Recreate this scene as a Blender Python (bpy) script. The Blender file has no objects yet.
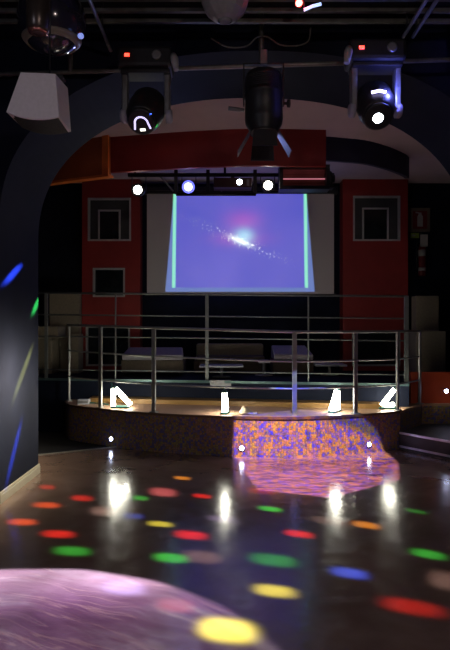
import bpy, bmesh, math, random
from mathutils import Vector, Matrix
random.seed(7)
scene = bpy.context.scene
col = scene.collection
# ------------------------------------------------------------------ camera
EYE = 1.6; FPX = 600.0
cam_d = bpy.data.cameras.new('camera'); cam = bpy.data.objects.new('camera', cam_d); col.objects.link(cam)
cam_d.sensor_fit = 'VERTICAL'; cam_d.sensor_height = 24.0; cam_d.lens = 24.0 * FPX / 650.0
cam_d.clip_start = 0.05; cam_d.clip_end = 100
cam.location = (0, 0, EYE); cam.rotation_euler = (math.pi / 2, 0, 0)
scene.camera = cam
# ------------------------------------------------------------------ world, exposure
w = bpy.data.worlds.new('world'); scene.world = w; w.use_nodes = True
w.node_tree.nodes['Background'].inputs[0].default_value = (0.02, 0.02, 0.03, 1)
w.node_tree.nodes['Background'].inputs[1].default_value = 0.1
scene.view_settings.view_transform = 'Standard'; scene.view_settings.look = 'None'
scene.view_settings.exposure = 0.0; scene.view_settings.gamma = 1.0
scene.view_settings.use_curve_mapping = False
scene.cycles.use_denoising = True
scene.cycles.sample_clamp_indirect = 4.0
scene.cycles.blur_glossy = 0.5

def lamp(name, kind, loc, energy, color, size=0.1, aim=None, cone=None, blend=0.5):
    l = bpy.data.lights.new(name, kind); l.energy = energy; l.color = color
    if kind == 'AREA': l.size = size
    else: l.shadow_soft_size = size
    if kind == 'SPOT': l.spot_size = math.radians(cone); l.spot_blend = blend
    o = bpy.data.objects.new(name, l); col.objects.link(o); o.location = loc
    if aim is not None:
        o.rotation_euler = (Vector(aim) - Vector(loc)).to_track_quat('-Z', 'Y').to_euler()
    return o
# two unseen fill lamps, added to brighten the floor, loudspeaker and hanging gear
lamp('fill_lamp', 'POINT', (1.2, -0.6, 3.3), 85, (1.0, 0.80, 0.72), 0.15)
lamp('fill_lamp', 'POINT', (-2.6, 0.4, 3.3), 34, (0.85, 0.85, 1.0), 0.15)

# ------------------------------------------------------------------ gobo lamps (moving coloured beams)
class NT:
    def __init__(s, tree): s.t = tree; s.n = tree.nodes; s.l = tree.links
    def put(s, sock, v):
        if isinstance(v, bpy.types.NodeSocket): s.l.new(v, sock)
        else: sock.default_value = v
    def m(s, op, a, b=None, c=None, clamp=False):
        n = s.n.new('ShaderNodeMath'); n.operation = op; n.use_clamp = clamp
        for i, v in enumerate((a, b, c)):
            if v is not None: s.put(n.inputs[i], v)
        return n.outputs[0]
    def vm(s, op, a, b=None, scale=None):
        n = s.n.new('ShaderNodeVectorMath'); n.operation = op
        s.put(n.inputs[0], a)
        if b is not None: s.put(n.inputs[1], b)
        if scale is not None: s.put(n.inputs['Scale'], scale)
        return n.outputs['Value'] if op in ('DOT_PRODUCT', 'LENGTH', 'DISTANCE') else n.outputs[0]
    def smooth(s, v, a, b, lo=0.0, hi=1.0):
        n = s.n.new('ShaderNodeMapRange'); n.interpolation_type = 'SMOOTHSTEP'
        s.put(n.inputs[0], v); n.inputs[1].default_value = a; n.inputs[2].default_value = b
        n.inputs[3].default_value = lo; n.inputs[4].default_value = hi
        return n.outputs[0]
    def ramp(s, v, stops, interp='LINEAR'):
        n = s.n.new('ShaderNodeValToRGB'); s.put(n.inputs[0], v); e = n.color_ramp.elements
        n.color_ramp.interpolation = interp
        while len(e) < len(stops): e.new(0.5)
        for i, (p, c) in enumerate(stops):
            e[i].position = p; e[i].color = (c[0], c[1], c[2], 1)
        return n.outputs[0]
    def noise(s, vec, scale, detail=3, dist=0.0, rough=0.5):
        n = s.n.new('ShaderNodeTexNoise'); s.put(n.inputs['Vector'], vec)
        n.inputs['Scale'].default_value = scale; n.inputs['Detail'].default_value = detail
        n.inputs['Distortion'].default_value = dist; n.inputs['Roughness'].default_value = rough
        return n
    def xyz(s, x, y, z=0.0):
        n = s.n.new('ShaderNodeCombineXYZ')
        for i, v in enumerate((x, y, z)): s.put(n.inputs[i], v)
        return n.outputs[0]

def gobo_base(name, loc, axis, right, energy):
    """point lamp whose slide is laid out in the plane one metre along axis"""
    a = Vector(axis).normalized(); r = (Vector(right) - a * Vector(right).dot(a)).normalized(); p = r.cross(a)
    o = lamp(name, 'POINT', loc, energy, (1, 1, 1), 0.0)
    o.data.use_nodes = True; nt = NT(o.data.node_tree)
    em = [n for n in nt.n if n.type == 'EMISSION'][0]
    g = nt.n.new('ShaderNodeNewGeometry')
    I = g.outputs['Incoming']
    da = nt.vm('DOT_PRODUCT', I, tuple(a)); dr = nt.vm('DOT_PRODUCT', I, tuple(r)); dp = nt.vm('DOT_PRODUCT', I, tuple(p))
    front = nt.m('GREATER_THAN', da, 0.02); da = nt.m('MAXIMUM', da, 0.02)
    u = nt.m('DIVIDE', dr, da); v = nt.m('DIVIDE', dp, da)
    L = Vector(loc)
    def proj(q):
        d = Vector(q) - L
        return Vector((d.dot(r) / d.dot(a), d.dot(p) / d.dot(a)))
    return o, nt, em, u, v, front, proj

def px_floor(x, y):
    d = EYE * FPX / (y - 325.0); return Vector(((x - 225) / FPX * d, d, 0))
JAMB_X = -2.02
def px_jamb(x, y):
    d = JAMB_X * FPX / (x - 225.0); return Vector((JAMB_X, d, EYE + (325 - y) / FPX * d))

RED = (1, .03, .02); GRN = (.06, 1, .10); YEL = (.86, 1, .10); BLU = (.05, .12, 1); ORG = (1, .13, .02); AMB = (1, .46, .04)
PNK = (1, .25, .30); LAV = (.45, .45, 1); WHT = (1, .8, .75)
DOTS = [  # where each beam lands: picture x, y, half width, half height, colour, brightness
 (22,522,16,3.6,ORG,.75),(46,505,15,3.2,ORG,.7),(82,498,12,3.2,RED,.55),(47,487,9,2.5,RED,.45),(58,534,18,4,RED,.75),
 (191,535,18,4.5,RED,.95),(202,496,10,2.2,RED,.8),(299,534,16,3.6,RED,.85),(412,607,36,8,RED,.36),(163,492,15,4.5,PNK,.55),
 (175,605,22,8,PNK,.3),(262,491,16,3,RED,.25),(72,551,20,5,GRN,.5),(171,558,19,5,GRN,.75),(273,560,26,6.5,GRN,.42),
 (270,509,13,2.6,GRN,.75),(428,554,20,4.5,GRN,.5),(139,498,10,2.5,GRN,.45),(415,511,13,2.2,GRN,.2),(160,524,14,3,YEL,.8),
 (366,525,16,3.4,AMB,.8),(275,591,24,6.5,YEL,1.0),(227,630,32,13,YEL,2.2),(182,478,9,1.9,AMB,.75),(124,588,24,8,(.32,.38,1),1.5),
 (349,573,21,5.5,BLU,1.1),(133,516,12,3,BLU,.5),(222,519,16,3.5,LAV,.4),(105,511,16,5,WHT,.22),(202,557,22,7,WHT,.16),
 (330,521,22,4,WHT,.12),(445,580,20,10,WHT,.12)]
WALLDOTS = [  # on the side of the arch: centre, half length along a slanted direction, half width; last two are warm washes added to brighten the jamb
 (14,273,-8,10,4,BLU,9),(36.5,305,-3.5,9,2.2,GRN,9),(24,370,-9,26,2.2,(1,.9,.15),3.0),(15,448,-7,30,2.0,BLU,3.0),(15,392,-3,62,26,(1,.88,.62),1.25),(7,378,-3,36,13,(1,.78,.46),1.2)]
DOT_LOC = (0.0, 4.30, 3.74)
def build_dots():
    o, nt, em, u, v, front, proj = gobo_base('effect_beam_lamp', DOT_LOC, (0, 0, -1), (1, 0, 0), 1350)
    uv = nt.xyz(u, v)
    total = None; L = Vector(DOT_LOC)
    jobs = []
    for x, y, hw, hh, c, b in DOTS:
        P = px_floor(x, y)
        jobs.append((P, px_floor(x + hw * .86, y + hw * .86 * (.10 + (x - 225) / 450 * .18)) - P, (px_floor(x, y - hh * .88) - px_floor(x, y + hh * .88)) / 2, Vector((0, 0, 1)), c, b, 0.45))
    for x, y, dx, dy, hw, c, b in WALLDOTS:
        P = px_jamb(x, y)
        jobs.append((P, (px_jamb(x + dx, y + dy) - px_jamb(x - dx, y - dy)) / 2, px_jamb(x + hw, y) - P, Vector((1, 0, 0)), c, b, 0.2 if hw < 10 else 0.1))
    for P, A, B, N, c, b, edge in jobs:
        q = proj(P); a = proj(P + A * .5) - proj(P - A * .5); bb = proj(P + B * .5) - proj(P - B * .5)
        det = a.x * bb.y - a.y * bb.x
        i1 = (bb.y / det, -bb.x / det, 0); i2 = (-a.y / det, a.x / det, 0)
        D = P - L; r = D.length; cos = abs(D.normalized().dot(N))
        k = b * r * r / max(cos, .15) / 7.0
        d = nt.vm('SUBTRACT', uv, (q.x, q.y, 0))
        s = nt.vm('DOT_PRODUCT', d, i1); t = nt.vm('DOT_PRODUCT', d, i2)
        s = nt.m('ABSOLUTE', s); t = nt.m('ABSOLUTE', t)
        e = nt.m('ADD', nt.m('POWER', s, 2.6), nt.m('POWER', t, 2.6))
        f = nt.m('EXPONENT', nt.m('MULTIPLY', nt.m('POWER', e, 1.5 if edge > .15 else .6), -1.0 if edge > .3 else -1.3))
        term = nt.vm('SCALE', (c[0] * k, c[1] * k, c[2] * k), scale=f)
        total = term if total is None else nt.vm('ADD', total, term)
    nt.l.new(nt.vm('SCALE', total, scale=front), em.inputs['Color'])
build_dots()

def half_planes(nt, u, v, pts, soft):
    """soft mask of a convex polygon on the slide"""
    c = sum(pts, Vector((0, 0))) / len(pts); mask = None
    pts = sorted(pts, key=lambda q: math.atan2(q.y - c.y, q.x - c.x))
    for i in range(len(pts)):
        p, q = pts[i], pts[(i + 1) % len(pts)]
        n = Vector((-(q.y - p.y), q.x - p.x)).normalized()
        d = nt.m('ADD', nt.m('MULTIPLY', u, n.x), nt.m('MULTIPLY_ADD', v, n.y, -n.dot(p)))
        f = nt.smooth(d, -soft, soft)
        mask = f if mask is None else nt.m('MULTIPLY', mask, f)
    return mask

BEAM_R = Vector((.66, 4.40, 3.88))
def build_mosaic_beam():
    aim = Vector((1.0, 6.8, 0.2))
    o, nt, em, u, v, front, proj = gobo_base('pattern_beam', BEAM_R, aim - BEAM_R, (1, 0, 0), 4300)
    pts = [proj(q) for q in [(.32, 5.82, 0), (.98, 5.56, 0), (1.80, 6.2, 0), (2.02, 7.0, 0), (1.86, 7.42, .45), (.9, 7.2, 1.15), (.12, 7.30, .5)]]
    mask = half_planes(nt, u, v, pts, .006)
    uv = nt.xyz(u, v)
    n1 = nt.noise(uv, 60, 2, 0.6).outputs['Fac']
    colr = nt.ramp(n1, [(.30, (.14, .16, 1)), (.46, (.55, .32, .95)), (.54, (1, .55, .35)), (.68, (1, .62, .25))])
    n2 = nt.noise(nt.xyz(nt.m('MULTIPLY', u, 7), nt.m('MULTIPLY', v, 90)), 3.0, 2, 1.0).outputs['Fac']
    onfloor = nt.smooth(v, proj((1, 7.2, 0)).y + .01, proj((1, 7.0, 0)).y)
    onpost = nt.smooth(v, proj((.9, 7.24, .47)).y, proj((.9, 7.24, .60)).y)
    k = nt.m('MULTIPLY_ADD', nt.m('SUBTRACT', nt.smooth(n2, .42, .60, .30, 2.0), 1.0), onfloor, 1.0)
    colr = nt.vm('MULTIPLY', colr, nt.ramp(onfloor, [(0, (1, .92, 1.05)), (1, (.50, .36, .66))]))
    colr = nt.vm('MULTIPLY', colr, nt.ramp(onpost, [(0, (1, 1, 1)), (1, (.16, .36, .75))]))
    nt.l.new(nt.vm('SCALE', colr, scale=nt.m('MULTIPLY', nt.m('MULTIPLY', mask, front), k)), em.inputs['Color'])
build_mosaic_beam()

HEAD_L = Vector((-0.68, 4.76, 3.22))
def build_swirl_beam():
    aim = Vector((-1.05, 2.6, 0))
    o, nt, em, u, v, front, proj = gobo_base('moving_head_beam', HEAD_L, aim - HEAD_L, (1, 0, 0), 2600)
    pts = [proj((-1.2 + 1.6 * math.cos(t), 2.35 + 1.6 * math.sin(t), 0)) for t in [k * math.pi / 9 for k in range(18)]]
    mask = half_planes(nt, u, v, pts, .012)
    uv = nt.xyz(u, v)
    k0 = proj((-1.9, .9, 0))
    du, dv = nt.m('SUBTRACT', u, k0.x), nt.m('SUBTRACT', v, k0.y)
    w0 = nt.m('MULTIPLY_ADD', nt.noise(uv, 3.0, 2).outputs['Fac'], .22, 0.0)
    rad = nt.m('ADD', nt.m('SQRT', nt.m('ADD', nt.m('MULTIPLY', du, du), nt.m('MULTIPLY', dv, dv))), w0)
    ang = nt.m('ARCTAN2', dv, du)
    n1 = nt.noise(nt.xyz(nt.m('MULTIPLY', rad, 11), nt.m('MULTIPLY', ang, 1.3)), 1.6, 4, .3, .6).outputs['Fac']
    c = nt.ramp(n1, [(.30, (.19, .095, .27)), (.48, (.30, .18, .40)), (.60, (.42, .34, .60)), (.74, (.70, .68, .86))])
    n3 = nt.noise(nt.xyz(nt.m('MULTIPLY', rad, 26), nt.m('MULTIPLY', ang, 1.0), 3.0), 1.5, 2, .2).outputs['Fac']
    line = nt.smooth(nt.m('ABSOLUTE', nt.m('SUBTRACT', n3, .5)), .022, .0, 0, .20)
    c = nt.vm('ADD', c, nt.vm('SCALE', (.9, .75, .6), scale=line))
    c = nt.vm('ADD', c, nt.vm('SCALE', (.16, .17, .17), scale=nt.smooth(v, proj((-1.2, 3.4, 0)).y, proj((-1.2, 3.85, 0)).y)))
    c = nt.vm('MULTIPLY', c, (.84, .93, 1.06))
    n2 = nt.noise(uv, 3.5, 2).outputs['Fac']
    far = nt.smooth(v, proj((-1.2, 3.1, 0)).y, proj((-1.2, 3.85, 0)).y, .62, 2.0)
    side = nt.smooth(u, proj((-.8, 3.2, 0)).x, proj((.2, 3.2, 0)).x, 1.0, .42)
    k = nt.m('MULTIPLY', nt.m('MULTIPLY', nt.m('MULTIPLY', mask, front), nt.smooth(n2, .3, .7, .7, 1.25)), nt.m('MULTIPLY', far, side))
    nt.l.new(nt.vm('SCALE', c, scale=k), em.inputs['Color'])
build_swirl_beam()

# ------------------------------------------------------------------ materials
MATS = {}
def mat(name, base, rough=.6, metal=0.0, emit=None, strength=0.0, noise=None, coat=0.0, spec=.5):
    if name in MATS: return MATS[name]
    m = bpy.data.materials.new(name); m.use_nodes = True; nt = NT(m.node_tree)
    b = nt.n['Principled BSDF']
    b.inputs['Base Color'].default_value = (*base, 1); b.inputs['Roughness'].default_value = rough
    b.inputs['Metallic'].default_value = metal; b.inputs['Specular IOR Level'].default_value = spec
    b.inputs['Coat Weight'].default_value = coat
    if noise:                                      # uneven paint: scale, amount, bump
        sc, am, bp = noise
        tc = nt.n.new('ShaderNodeTexCoord')
        n = nt.noise(tc.outputs['Object'], sc, 5)
        lo = tuple(max(0, c * (1 - am)) for c in base); hi = tuple(min(1, c * (1 + am)) for c in base)
        nt.l.new(nt.ramp(n.outputs['Fac'], [(.3, lo), (.7, hi)]), b.inputs['Base Color'])
        if bp:
            bu = nt.n.new('ShaderNodeBump'); bu.inputs['Strength'].default_value = bp; bu.inputs['Distance'].default_value = .01
            nt.l.new(n.outputs['Fac'], bu.inputs['Height']); nt.l.new(bu.outputs['Normal'], b.inputs['Normal'])
    if emit:
        b.inputs['Emission Color'].default_value = (*emit, 1); b.inputs['Emission Strength'].default_value = strength
    MATS[name] = m
    return m
navy = mat('navy_wall_paint', (.030, .036, .085), .55, noise=(3, .25, .05))
jamb_paint = mat('arch_navy_paint', (.0080, .0102, .023), .75, noise=(2.2, .25, .04), spec=.12)
dark = mat('dark_navy_wall', (.006, .008, .018), .8, spec=.15, noise=(3, .3, .0))
black = mat('black_ceiling_paint', (.007, .007, .008), .9, spec=.1, noise=(4, .3, .0))
white_ceiling = mat('pink_lit_plaster', (.50, .40, .43), .8, noise=(2.5, .06, .02))  # pink of the reddish light is mixed into the white plaster colour
red = mat('red_paint', (.25, .016, .014), .6, noise=(3, .12, .03))
orange = mat('orange_paint', (.42, .10, .025), .6, noise=(3, .1, .03))
redlow = mat('vermilion_paint', (.60, .09, .03), .5, noise=(3, .1, .02))
steel = mat('brushed_steel', (.36, .37, .36), .42, .6, noise=(18, .1, .0))
frame_m = mat('silver_frame', (.42, .43, .44), .45, .15, noise=(20, .08, .0))
blackmetal = mat('black_powder_metal', (.018, .018, .022), .45, .3, noise=(30, .2, .0))
track_m = mat('grey_track_metal', (.10, .10, .09), .5, .5, noise=(12, .3, .0))
greymetal = mat('grey_metal', (.20, .20, .21), .45, .6, noise=(20, .15, .0))
base_m = mat('cream_baseboard', (.36, .34, .28), .6, noise=(6, .1, .05))
carpet = mat('dark_carpet', (.010, .010, .014), .95, noise=(60, .5, .2))
beige = mat('beige_upholstery', (.23, .20, .145), .8, noise=(30, .1, .05))
brownup = mat('brown_upholstery', (.085, .065, .045), .8, noise=(30, .15, .05))
palecush = mat('pale_cushion', (.36, .33, .37), .8, noise=(25, .08, .05))
lacquer = mat('white_lacquer', (.45, .45, .52), .35, noise=(8, .05, .0))
glassdark = mat('dark_glass', (.012, .016, .020), .12, noise=(1.5, .4, .0))
nichegrey = mat('niche_grey', (.035, .037, .042), .6, noise=(4, .2, .0))
spk_white = mat('white_speaker_plastic', (.74, .70, .76), .5, noise=(40, .05, .05))
grille_m = mat('black_grille', (.015, .015, .014), .7, noise=(80, .5, .2))

def mat_floor():
    m = bpy.data.materials.new('polished_dark_floor'); m.use_nodes = True; nt = NT(m.node_tree); b = nt.n['Principled BSDF']
    tc = nt.n.new('ShaderNodeTexCoord')
    n = nt.noise(tc.outputs['Object'], 2.2, 6, .6)
    nt.l.new(nt.ramp(n.outputs['Fac'], [(.3, (.165, .105, .085)), (.7, (.26, .175, .145))]), b.inputs['Base Color'])
    n2 = nt.noise(tc.outputs['Object'], 9, 4)
    nt.l.new(nt.smooth(n2.outputs['Fac'], .3, .7, .13, .23), b.inputs['Roughness'])
    n3 = nt.noise(tc.outputs['Object'], 14, 2)
    bu = nt.n.new('ShaderNodeBump'); bu.inputs['Strength'].default_value = .10; bu.inputs['Distance'].default_value = .01
    nt.l.new(n3.outputs['Fac'], bu.inputs['Height']); nt.l.new(bu.outputs['Normal'], b.inputs['Normal'])
    b.inputs['Specular IOR Level'].default_value = .6
    return m
def mat_mosaic():
    m = bpy.data.materials.new('small_mosaic_tile'); m.use_nodes = True; nt = NT(m.node_tree); b = nt.n['Principled BSDF']
    tc = nt.n.new('ShaderNodeTexCoord')
    vo = nt.n.new('ShaderNodeTexVoronoi'); vo.inputs['Scale'].default_value = 36; vo.inputs['Randomness'].default_value = .55
    nt.l.new(tc.outputs['Object'], vo.inputs['Vector'])
    sep = nt.n.new('ShaderNodeSeparateColor'); nt.l.new(vo.outputs['Color'], sep.inputs[0])
    c = nt.ramp(sep.outputs[0], [(0, (.30, .18, .06)), (.28, (.34, .20, .15)), (.48, (.17, .13, .27)), (.64, (.09, .09, .32)), (.82, (.30, .25, .08))], 'CONSTANT')
    ve = nt.n.new('ShaderNodeTexVoronoi'); ve.feature = 'DISTANCE_TO_EDGE'; ve.inputs['Scale'].default_value = 36; ve.inputs['Randomness'].default_value = .55
    nt.l.new(tc.outputs['Object'], ve.inputs['Vector'])
    f = nt.smooth(ve.outputs['Distance'], .02, .09)
    mx = nt.n.new('ShaderNodeMix'); mx.data_type = 'RGBA'
    nt.put(mx.inputs['Factor'], f); mx.inputs['A'].default_value = (.14, .10, .085, 1); nt.l.new(c, mx.inputs['B'])
    nt.l.new(mx.outputs['Result'], b.inputs['Base Color']); b.inputs['Roughness'].default_value = .4
    bu = nt.n.new('ShaderNodeBump'); bu.inputs['Strength'].default_value = .35; bu.inputs['Distance'].default_value = .004
    nt.l.new(f, bu.inputs['Height']); nt.l.new(bu.outputs['Normal'], b.inputs['Normal'])
    return m
def mat_wood(name, a, bcol, rough):
    m = bpy.data.materials.new(name); m.use_nodes = True; nt = NT(m.node_tree); b = nt.n['Principled BSDF']
    tc = nt.n.new('ShaderNodeTexCoord'); mp = nt.n.new('ShaderNodeMapping'); mp.inputs['Scale'].default_value = (1.2, 14, 14)
    nt.l.new(tc.outputs['Object'], mp.inputs['Vector'])
    n = nt.noise(mp.outputs[0], 3, 5, .6)
    nt.l.new(nt.ramp(n.outputs['Fac'], [(.3, a), (.7, bcol)]), b.inputs['Base Color']); b.inputs['Roughness'].default_value = rough
    return m
floor_m = mat_floor(); mosaic_m = mat_mosaic()
stagewood = mat_wood('pale_stage_wood', (.40, .24, .15), (.50, .31, .20), .45)
stepwood = mat_wood('honey_step_wood', (.26, .14, .04), (.34, .19, .06), .5)

def mat_screen():
    """the projected picture: violet-blue sky with a small spiral galaxy, pale keystoned margin, green side bars"""
    m = bpy.data.materials.new('projected_picture'); m.use_nodes = True; nt = NT(m.node_tree); b = nt.n['Principled BSDF']
    b.inputs['Base Color'].default_value = (.55, .53, .54, 1); b.inputs['Roughness'].default_value = .9
    tc = nt.n.new('ShaderNodeTexCoord'); sp = nt.n.new('ShaderNodeSeparateXYZ'); nt.l.new(tc.outputs['Object'], sp.inputs[0])
    x, z = sp.outputs[0], sp.outputs[2]            # metres from the middle of the screen
    # keystoned margin
    hw = nt.m('MULTIPLY_ADD', z, -.086, 1.252)
    xm = nt.m('ADD', x, .008)
    margin = nt.m('MULTIPLY', nt.smooth(nt.m('SUBTRACT', hw, nt.m('ABSOLUTE', xm)), -.01, .02), nt.smooth(z, -.855, -.835))
    hw2 = nt.m('MULTIPLY_ADD', z, -.012, 1.162)
    inside = nt.m('MULTIPLY', nt.smooth(nt.m('SUBTRACT', hw2, nt.m('ABSOLUTE', xm)), -.008, .012), nt.smooth(z, -.78, -.76))
    bar = nt.m('MULTIPLY', nt.m('MULTIPLY', nt.smooth(nt.m('ABSOLUTE', nt.m('SUBTRACT', nt.m('ABSOLUTE', xm), hw2)), .042, .012), nt.smooth(z, -.78, -.76)), 1.0)
    # galaxy: centre, tilted disc
    gx = nt.m('ADD', x, .0); gz = nt.m('SUBTRACT', z, .05)
    ca, sa = math.cos(-.40), math.sin(-.40)
    p = nt.m('ADD', nt.m('MULTIPLY', gx, ca), nt.m('MULTIPLY', gz, sa))
    q = nt.m('SUBTRACT', nt.m('MULTIPLY', gz, ca), nt.m('MULTIPLY', gx, sa))
    def blob(px, pz, rx, rz):
        return nt.m('EXPONENT', nt.m('MULTIPLY', nt.m('ADD', nt.m('POWER', nt.m('ABSOLUTE', nt.m('DIVIDE', px, rx)), 2.0), nt.m('POWER', nt.m('ABSOLUTE', nt.m('DIVIDE', pz, rz)), 2.0)), -1.0))
    core = blob(p, q, .19, .042)
    halo = blob(nt.m('SUBTRACT', gx, .06), nt.m('SUBTRACT', gz, .09), .17, .13)
    pink = nt.m('ADD', blob(gx, nt.m('SUBTRACT', gz, .04), .42, .13), blob(nt.m('SUBTRACT', gx, .05), nt.m('SUBTRACT', gz, .36), .30, .18))
    nn = nt.noise(tc.outputs['Object'], 26, 3).outputs['Fac']
    stars = nt.m('MULTIPLY', blob(p, q, .66, .07), nt.smooth(nn, .58, .63))
    g = nt.noise(tc.outputs['Object'], 1.3, 2).outputs['Fac']
    base = nt.ramp(g, [(.3, (.065, .075, .50)), (.7, (.105, .098, .56))])
    def add(acc, fac, c):
        return nt.vm('ADD', acc, nt.vm('SCALE', c, scale=fac))
    pic = nt.vm('SCALE', base, scale=1.0)
    pic = add(pic, pink, (.22, .0, .0)); pic = add(pic, halo, (.12, .62, .40)); pic = add(pic, core, (.8, 1.0, .6)); pic = add(pic, stars, (1.0, 1.1, .8))
    out = nt.vm('SCALE', pic, scale=inside)
    edge = nt.m('MULTIPLY', margin, nt.m('SUBTRACT', 1.0, inside))
    out = add(out, edge, (.10, .17, .46)); out = add(out, bar, (.16, .70, .10))
    nt.l.new(out, b.inputs['Emission Color']); b.inputs['Emission Strength'].default_value = 1.0
    return m
screen_m = mat_screen()

# ------------------------------------------------------------------ mesh helpers
class MB:
    def __init__(s): s.b = bmesh.new()
    def hull(s, v8):
        v = [s.b.verts.new(p) for p in v8]
        for f in ((0, 3, 2, 1), (4, 5, 6, 7), (0, 1, 5, 4), (1, 2, 6, 5), (2, 3, 7, 6), (3, 0, 4, 7)): s.b.faces.new([v[i] for i in f])
        return s
    def box(s, x0, x1, y0, y1, z0, z1):
        return s.hull([(x0, y0, z0), (x1, y0, z0), (x1, y1, z0), (x0, y1, z0), (x0, y0, z1), (x1, y0, z1), (x1, y1, z1), (x0, y1, z1)])
    def bar(s, p, q, w, h, up=(0, 0, 1)):
        p, q = Vector(p), Vector(q); d = (q - p).normalized(); a = d.cross(Vector(up)).normalized(); b = a.cross(d)
        a *= w / 2; b *= h / 2
        return s.hull([p - a - b, p + a - b, p + a + b, p - a + b, q - a - b, q + a - b, q + a + b, q - a + b])
    def tube(s, pts, r, n=10, cap=True):
        pts = [Vector(p) for p in pts]; rs = r if isinstance(r, (list, tuple)) else [r] * len(pts)
        ref = None; rings = []
        for i, p in enumerate(pts):
            d = (pts[min(i + 1, len(pts) - 1)] - pts[max(i - 1, 0)]).normalized()
            if ref is None: ref = Vector((0, 0, 1)) if abs(d.z) < .9 else Vector((1, 0, 0))
            a = d.cross(ref).normalized(); b = a.cross(d).normalized(); ref = b
            rings.append([s.b.verts.new(p + rs[i] * (math.cos(2 * math.pi * k / n) * a + math.sin(2 * math.pi * k / n) * b)) for k in range(n)])
        for R0, R1 in zip(rings, rings[1:]):
            for k in range(n): s.b.faces.new((R0[k], R0[(k + 1) % n], R1[(k + 1) % n], R1[k])).smooth = True
        if cap: s.b.faces.new(rings[0][::-1]); s.b.faces.new(rings[-1])
        return s
    def lathe(s, o, axis, prof, n=24, smooth=True):
        """profile of (distance along axis, radius)"""
        o, ax = Vector(o), Vector(axis).normalized()
        a = ax.orthogonal().normalized(); b = ax.cross(a); rings = []
        for t, r in prof:
            if r < 1e-5: rings.append([s.b.verts.new(o + ax * t)])
            else: rings.append([s.b.verts.new(o + ax * t + r * (math.cos(2 * math.pi * k / n) * a + math.sin(2 * math.pi * k / n) * b)) for k in range(n)])
        for R0, R1 in zip(rings, rings[1:]):
            for k in range(n):
                k2 = (k + 1) % n
                f = [R0[k % len(R0)], R0[k2 % len(R0)], R1[k2 % len(R1)], R1[k % len(R1)]]
                f = list(dict.fromkeys(f))
                if len(f) > 2: s.b.faces.new(f).smooth = smooth
        if len(rings[0]) > 1: s.b.faces.new(rings[0][::-1])
        if len(rings[-1]) > 1: s.b.faces.new(rings[-1])
        return s
    def prism(s, pts, z0, z1):
        lo = [s.b.verts.new((x, y, z0)) for x, y in pts]; hi = [s.b.verts.new((x, y, z1)) for x, y in pts]
        s.b.faces.new(lo[::-1]); s.b.faces.new(hi); n = len(pts)
        for i in range(n): s.b.faces.new((lo[i], lo[(i + 1) % n], hi[(i + 1) % n], hi[i]))
        return s
    def strip(s, pts, z0, z1, t, smooth=True):
        """standing band of thickness t along a plan line"""
        pts = [Vector((p[0], p[1], 0)) for p in pts]; L = []
        for i, p in enumerate(pts):
            d = (pts[min(i + 1, len(pts) - 1)] - pts[max(i - 1, 0)]).normalized(); nrm = Vector((-d.y, d.x, 0))
            q = p + nrm * t
            L.append([s.b.verts.new(v) for v in ((p.x, p.y, z0), (p.x, p.y, z1), (q.x, q.y, z1), (q.x, q.y, z0))])
        for A, B in zip(L, L[1:]):
            for k in range(4): s.b.faces.new((A[k], A[(k + 1) % 4], B[(k + 1) % 4], B[k]))
        s.b.faces.new(L[0]); s.b.faces.new(L[-1][::-1])
        return s
    def build(s, name, material, parent=None, bevel=0.0, origin=None):
        bmesh.ops.recalc_face_normals(s.b, faces=s.b.faces[:])
        if bevel: bmesh.ops.bevel(s.b, geom=s.b.edges[:], offset=bevel, segments=2, affect='EDGES', profile=.5)
        me = bpy.data.meshes.new(name)
        org = Vector(origin) if origin is not None else Vector((0, 0, 0))
        if parent is not None and origin is None: org = parent.matrix_world.translation.copy()
        if org.length: bmesh.ops.translate(s.b, verts=s.b.verts[:], vec=-org)
        s.b.to_mesh(me); s.b.free(); me.materials.append(material)
        o = bpy.data.objects.new(name, me); col.objects.link(o)
        if parent is not None:
            o.parent = parent; o.location = org - parent.matrix_world.translation
        else: o.location = org
        o.matrix_world = Matrix.Translation(org)
        return o
def tag(o, label, cat, group=None):
    o['label'] = label; o['category'] = cat
    if group: o['group'] = group
    return o
def struct(o, label=None):
    o['kind'] = 'structure'
    if label: o['label'] = label
    return o
def thing(name, loc, label, cat, group=None):
    e = bpy.data.objects.new(name, None); col.objects.link(e); e.location = loc; e.empty_display_size = .1
    e.matrix_world = Matrix.Translation(Vector(loc))
    return tag(e, label, cat, group)
def at(x, y, d): return Vector(((x - 225) / FPX * d, d, EYE + (325 - y) / FPX * d))
def curve(pts, n=8):
    """Catmull-Rom through plan points"""
    P = [Vector(p) for p in pts]; P = [P[0] * 2 - P[1]] + P + [P[-1] * 2 - P[-2]]; out = []
    for i in range(1, len(P) - 2):
        for k in range(n):
            t = k / n; a, b, c, d = P[i - 1], P[i], P[i + 1], P[i + 2]
            out.append(.5 * ((2 * b) + (c - a) * t + (2 * a - 5 * b + 4 * c - d) * t * t + (3 * b - a - 3 * c + d) * t ** 3))
    out.append(P[-2]); return out

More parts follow.
